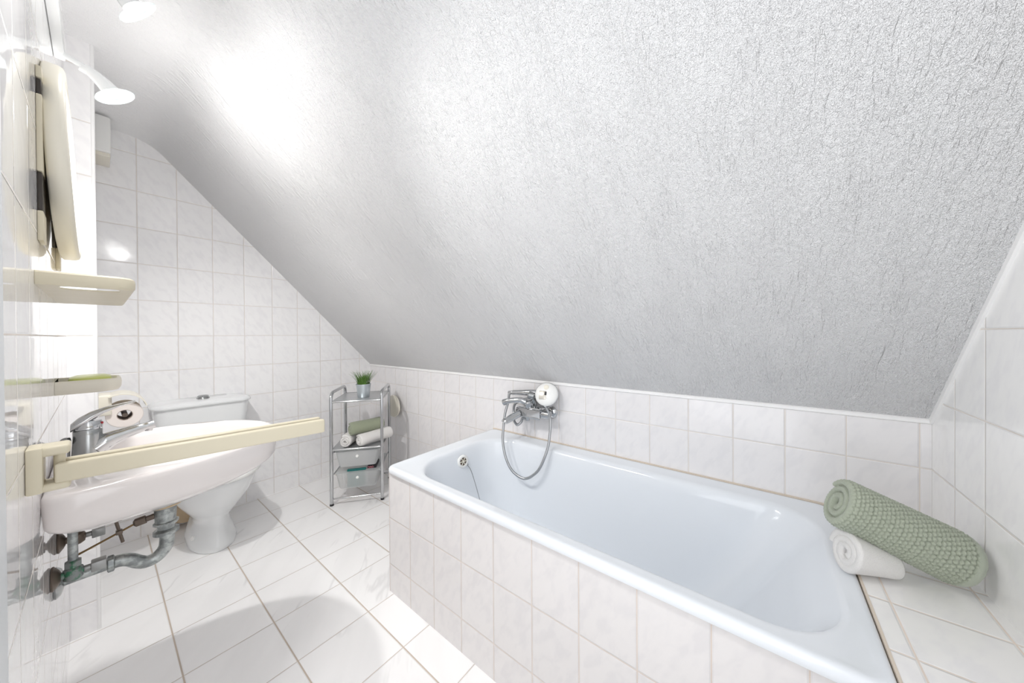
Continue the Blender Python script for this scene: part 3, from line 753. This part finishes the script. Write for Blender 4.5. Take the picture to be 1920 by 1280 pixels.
bm = BM(); lathe(bm, [(.010, -.006), (.010, .0015), (.006, .004)], (TX-.084, 2.37, .062), (-.92, -.25, .35), 20); obj('bolt_cap', bm, M['white_plastic'], tl)
bm = BM(); tube(bm, [(.30, 2.66, .09), (.30, YB-.001, .09)], .05, 24); lathe(bm, [(.055, 0), (.066, .008), (.066, .035), (.055, .045)], (.30, 2.70, .09), (0, 1, 0), 26)
box(bm, (.215, 2.715, 0), (.262, YB-.001, .10), .004); obj('waste_pipe', bm, M['brown'], tl)

# ------------------------------------------------------------------ toilet paper
th_ = thing('toilet_paper_holder', 'cream toilet paper holder with a curved lid beside the toilet cistern', 'paper holder', (PX, 2.22, .80))
bm = BM(); box(bm, (PX, 2.165, .785), (.032, 2.30, .869), .006, 3); obj('bracket', bm, M['cream_light'], th_)
bm = BM(); cy0 = []
outer, inner = [], []
for k in range(15):
    t = k/14; a = math.radians(lerp(120, 8, t)); outer.append((.058+.070*math.cos(a), .801+.070*math.sin(a))); inner.append((.058+.066*math.cos(a), .801+.066*math.sin(a)))
rg = outer+inner[::-1]
loft(bm, [[V((x, 2.15, z)) for x, z in rg], [V((x, 2.31, z)) for x, z in rg]]); obj('lid', bm, M['cream_light'], th_)
bm = BM(); cyl(bm, (.02, 2.302, .80), (.02, 2.290, .80), .01); cyl(bm, (.066, 2.172, .777), (.066, 2.298, .777), .0085, 16); cyl(bm, (.02, 2.296, .80), (.066, 2.296, .777), .006, 12); obj('roll_bar', bm, M['dark_metal'], th_)
bm = BM(); x_, y_, d_ = frame_of((0, 1, 0))
lathe(bm, [(.0225, .0), (.050, 0), (.052, .002), (.052, .108), (.050, .110), (.0225, .110)], (.066, 2.178, .777), (0, 1, 0), 48, False, False)
tpr = obj('toilet_paper_roll', bm, M['paper'], loc=(.066, 2.23, .777)); tag(tpr, 'pinkish white toilet roll hanging under the cream lid', 'toilet roll')
bm = BM(); lathe(bm, [(.0225, .001), (.0225, .109), (.0205, .109), (.0205, .001), (.0225, .001)], (.066, 2.178, .777), (0, 1, 0), 40, False, False); obj('cardboard_core', bm, M['card'], tpr)

# ------------------------------------------------------------------ round cap on the low wall
vc = thing('wall_vent_cap', 'round beige vent cap on the low tiled wall behind the metal rack', 'vent', (XK, 2.345, .55))
bm = BM(); lathe(bm, [(.085, 0), (.0865, .004), (.084, .012), (.06, .02), (.0, .023)], (XK-.026, 2.345, .551), (-1, 0, 0), 48, True, False); obj('disc', bm, M['cream_light'], vc)
bm = BM(); cyl(bm, (XK, 2.345, .551), (XK-.026, 2.345, .551), .052, 32); obj('collar', bm, M['dull'], vc)

# ------------------------------------------------------------------ metal rack
RO = V((.911, 2.2544, 0)); EU = V((.785, -.6195, 0)).normalized(); EV = V((.6195, .785, 0)).normalized()
RW, RD = .307, .335
def K(u, v, z): return RO+EU*u+EV*v+V((0, 0, z))
RM = Matrix((EU, EV, V((0, 0, 1)))).transposed().to_4x4(); RM.translation = RO
rk = thing('shelf_rack', 'narrow chrome tube rack with two shelves and two frosted drawers', 'rack', K(RW/2, RD/2, 0))
pr_ = .0105
for u in (0, RW):
    bm = BM(); q = .045; zt = .735
    pts = [K(u, 0, .004), K(u, 0, zt-q)]
    for k in range(1, 7): a = PI/2*k/6; pts.append(K(u, q-q*math.cos(a), zt-q+q*math.sin(a)))
    for k in range(7): a = PI/2*k/6; pts.append(K(u, RD-q+q*math.sin(a), zt-q+q*math.cos(a)))
    pts.append(K(u, RD, .004)); tube(bm, pts, pr_, 18); fr = obj('side_frame', bm, M['chrome'], rk)
    for v in (0, RD):
        bm = BM(); cyl(bm, K(u, v, 0), K(u, v, .014), .0118, 18, .002); obj('foot_cap', bm, M['black'], fr)
def shelf_plate(z, m):
    bm = BM(); box(bm, (.004, .0, z-.003), (RW-.004, RD, z), 0, 2, RM); obj('shelf', bm, m, rk)
    bm = BM()
    for v in (.0, RD): tube(bm, [K(0, v, z-.004), K(RW, v, z-.004)], .0065, 12)
    for u in (.0, RW): tube(bm, [K(u, 0, z-.004), K(u, RD, z-.004)], .004, 10)
    obj('shelf_rail', bm, M['chrome'], rk)
shelf_plate(.680, M['perf']); shelf_plate(.365, M['perf'])
for v in (0, RD):
    bm = BM(); tube(bm, [K(0, v, .043), K(RW, v, .043)], .0055, 12); obj('cross_bar', bm, M['chrome'], rk)
for z in (.203, .345):
    for u in (.012, RW-.012):
        bm = BM(); tube(bm, [K(u, 0, z), K(u, RD, z)], .0045, 10); obj('drawer_runner', bm, M['chrome'], rk)
def drawer(z0, z1):
    bm = BM()
    def rg_(ins, iv, z): return [RM @ p for p in rrect(.022+ins, RW-.022-ins, .004+iv, RD-.02-iv, .016, z, 5)]
    loft(bm, [rg_(-.008, -.006, z1), rg_(0, 0, z1-.002), rg_(.016, .008, z0+.012), rg_(.022, .014, z0), rg_(.030, .03, z0),
              rg_(.030, .03, z0+.002), rg_(.0245, .0165, z0+.002), rg_(.0185, .0105, z0+.013), rg_(.0025, .0025, z1-.004), rg_(-.004, -.003, z1-.0005), rg_(-.008, -.006, z1)], True, True)
    d_ = obj('drawer', bm, M['frost'], rk, angle=50)
    bm = BM(); lathe(bm, [(.004, 0), (.0045, .006), (.009, .009), (.009, .014), (.005, .017)], K(RW/2, .013, z1-.036), -EV, 20); obj('knob', bm, M['white_plastic'], d_)
    return d_
drawer(.238, .346); drawer(.096, .204)
# things kept in the drawers
def item(name, label, cat, lo, hi, m, bev=.004, group=None):
    bm = BM(); box(bm, lo, hi, bev, 3, RM); c = RM @ V(((lo[0]+hi[0])/2, (lo[1]+hi[1])/2, lo[2]))
    return tag(obj(name, bm, m, loc=c), label, cat, group)
item('packet', 'teal packet sticking out of the lower frosted drawer', 'packet', (.085, .024, .10), (.20, .044, .216), M['teal'])
pk = item('cosmetic_case', 'black case with a pink print at the right of the lower frosted drawer', 'case', (.205, .045, .10), (.262, .17, .220), M['black'])
bm = BM()
pm = [(.208, .2115), (.214, .217), (.220, .2105), (.226, .217), (.233, .2115), (.238, .2175), (.246, .213)]
tube(bm, [K(a, .0438, b) for a, b in pm], .0018, 8, 4); tube(bm, [K(.21, .0438, .205), K(.245, .0438, .207)], .0013, 8); obj('printed_mark', bm, M['pinkmark'], pk)
def bottle(name, label, u, v, z, r, h, m):
    bm = BM(); lathe(bm, [(r*.9, 0), (r, .004), (r, h*.7), (r*.8, h*.8), (r*.35, h*.86), (r*.35, h)], K(u, v, z), (0, 0, 1), 26); return tag(obj(name, bm, m, loc=K(u, v, z)), label, 'bottle')
bottle('bottle', 'peach coloured bottle seen through the lower frosted drawer', .100, .088, .0985, .036, .085, M['peach'])
bottle('bottle', 'slate blue bottle seen through the lower frosted drawer', .235, .235, .0985, .028, .085, M['slate'])
bottle('bottle', 'slate blue bottle seen through the upper frosted drawer', .215, .17, .2405, .034, .095, M['slate'])
# rolled towels on the rack
SZ = .3655
bm = BM(); roll(bm, K(.075, .02, SZ+.039), K(.105, .22, SZ+.039), .0375, 2.4, .0145, 34, 24, 1, None, .04, 21, phase=-.5)
tag(obj('rolled_towel', bm, M['towel_white'], loc=K(.095, .12, SZ), angle=80), 'small rolled white towel on the rack shelf, left one under the green roll', 'towel')
bm = BM(); roll(bm, K(.160, .015, SZ+.039), K(.335, .175, SZ+.041), .0375, 2.4, .0145, 34, 30, 1, None, .04, 22, phase=-.2)
tag(obj('rolled_towel', bm, M['towel_white'], loc=K(.235, .09, SZ), angle=80), 'long rolled white towel on the rack shelf poking past the right tube', 'towel')
bm = BM(); roll(bm, K(.100, .045, SZ+.1105), K(.282, .17, SZ+.1115), .0405, 2.4, .0155, 40, 34, .98, None, .03, 23, phase=-.4)
tag(obj('rolled_towel', bm, M['towel_green_dark'], loc=K(.19, .10, SZ+.06), angle=80), 'olive green rolled towel on top of two white rolls in the rack', 'towel')
# potted grass on the top shelf
pc = K(.172, .115, .6805)
pg = thing('potted_plant', 'small artificial grass plant in a zinc bucket on top of the rack', 'potted plant', pc)
bm = BM(); lathe(bm, [(.036, 0), (.0375, .002), (.041, .035), (.0465, .088), (.0485, .089), (.0485, .093), (.0465, .093), (.0455, .089), (.042, .07)], pc, (0, 0, 1), 40, True, False); obj('pot', bm, M['zinc'], pg)
bm = BM(); lathe(bm, [(.0435, .076), (.030, .082), (.0, .084)], pc, (0, 0, 1), 30, True, False); obj('soil', bm, M['dark'], pg)
bm = BM(); rnd = random.Random(4)
for i in range(170):
    a = rnd.uniform(0, 2*PI); r = .038*math.sqrt(rnd.random()); le = rnd.uniform(.065, .115); ln = rnd.uniform(.05, .42)+r*7
    o_ = pc+V((r*math.cos(a), r*math.sin(a), .078)); a2 = a+rnd.uniform(-.7, .7); dr = V((math.cos(a2), math.sin(a2), 0)); sdv = V((-dr.y, dr.x, 0)); wd = rnd.uniform(.0022, .0036)
    prev = None
    for k in range(5):
        t = k/4; c = o_+V((0, 0, 1))*le*(t-.18*ln*t*t)+dr*le*ln*t*t; ww = wd*(1-t*.92)
        cur = (bm.verts.new(c-sdv*ww), bm.verts.new(c+dr*.0006-V((0, 0, .0))), bm.verts.new(c+sdv*ww))
        if prev:
            bm.faces.new((prev[0], prev[1], cur[1], cur[0])); bm.faces.new((prev[1], prev[2], cur[2], cur[1]))
        prev = cur
obj('grass_blades', bm, M['grass'], pg)
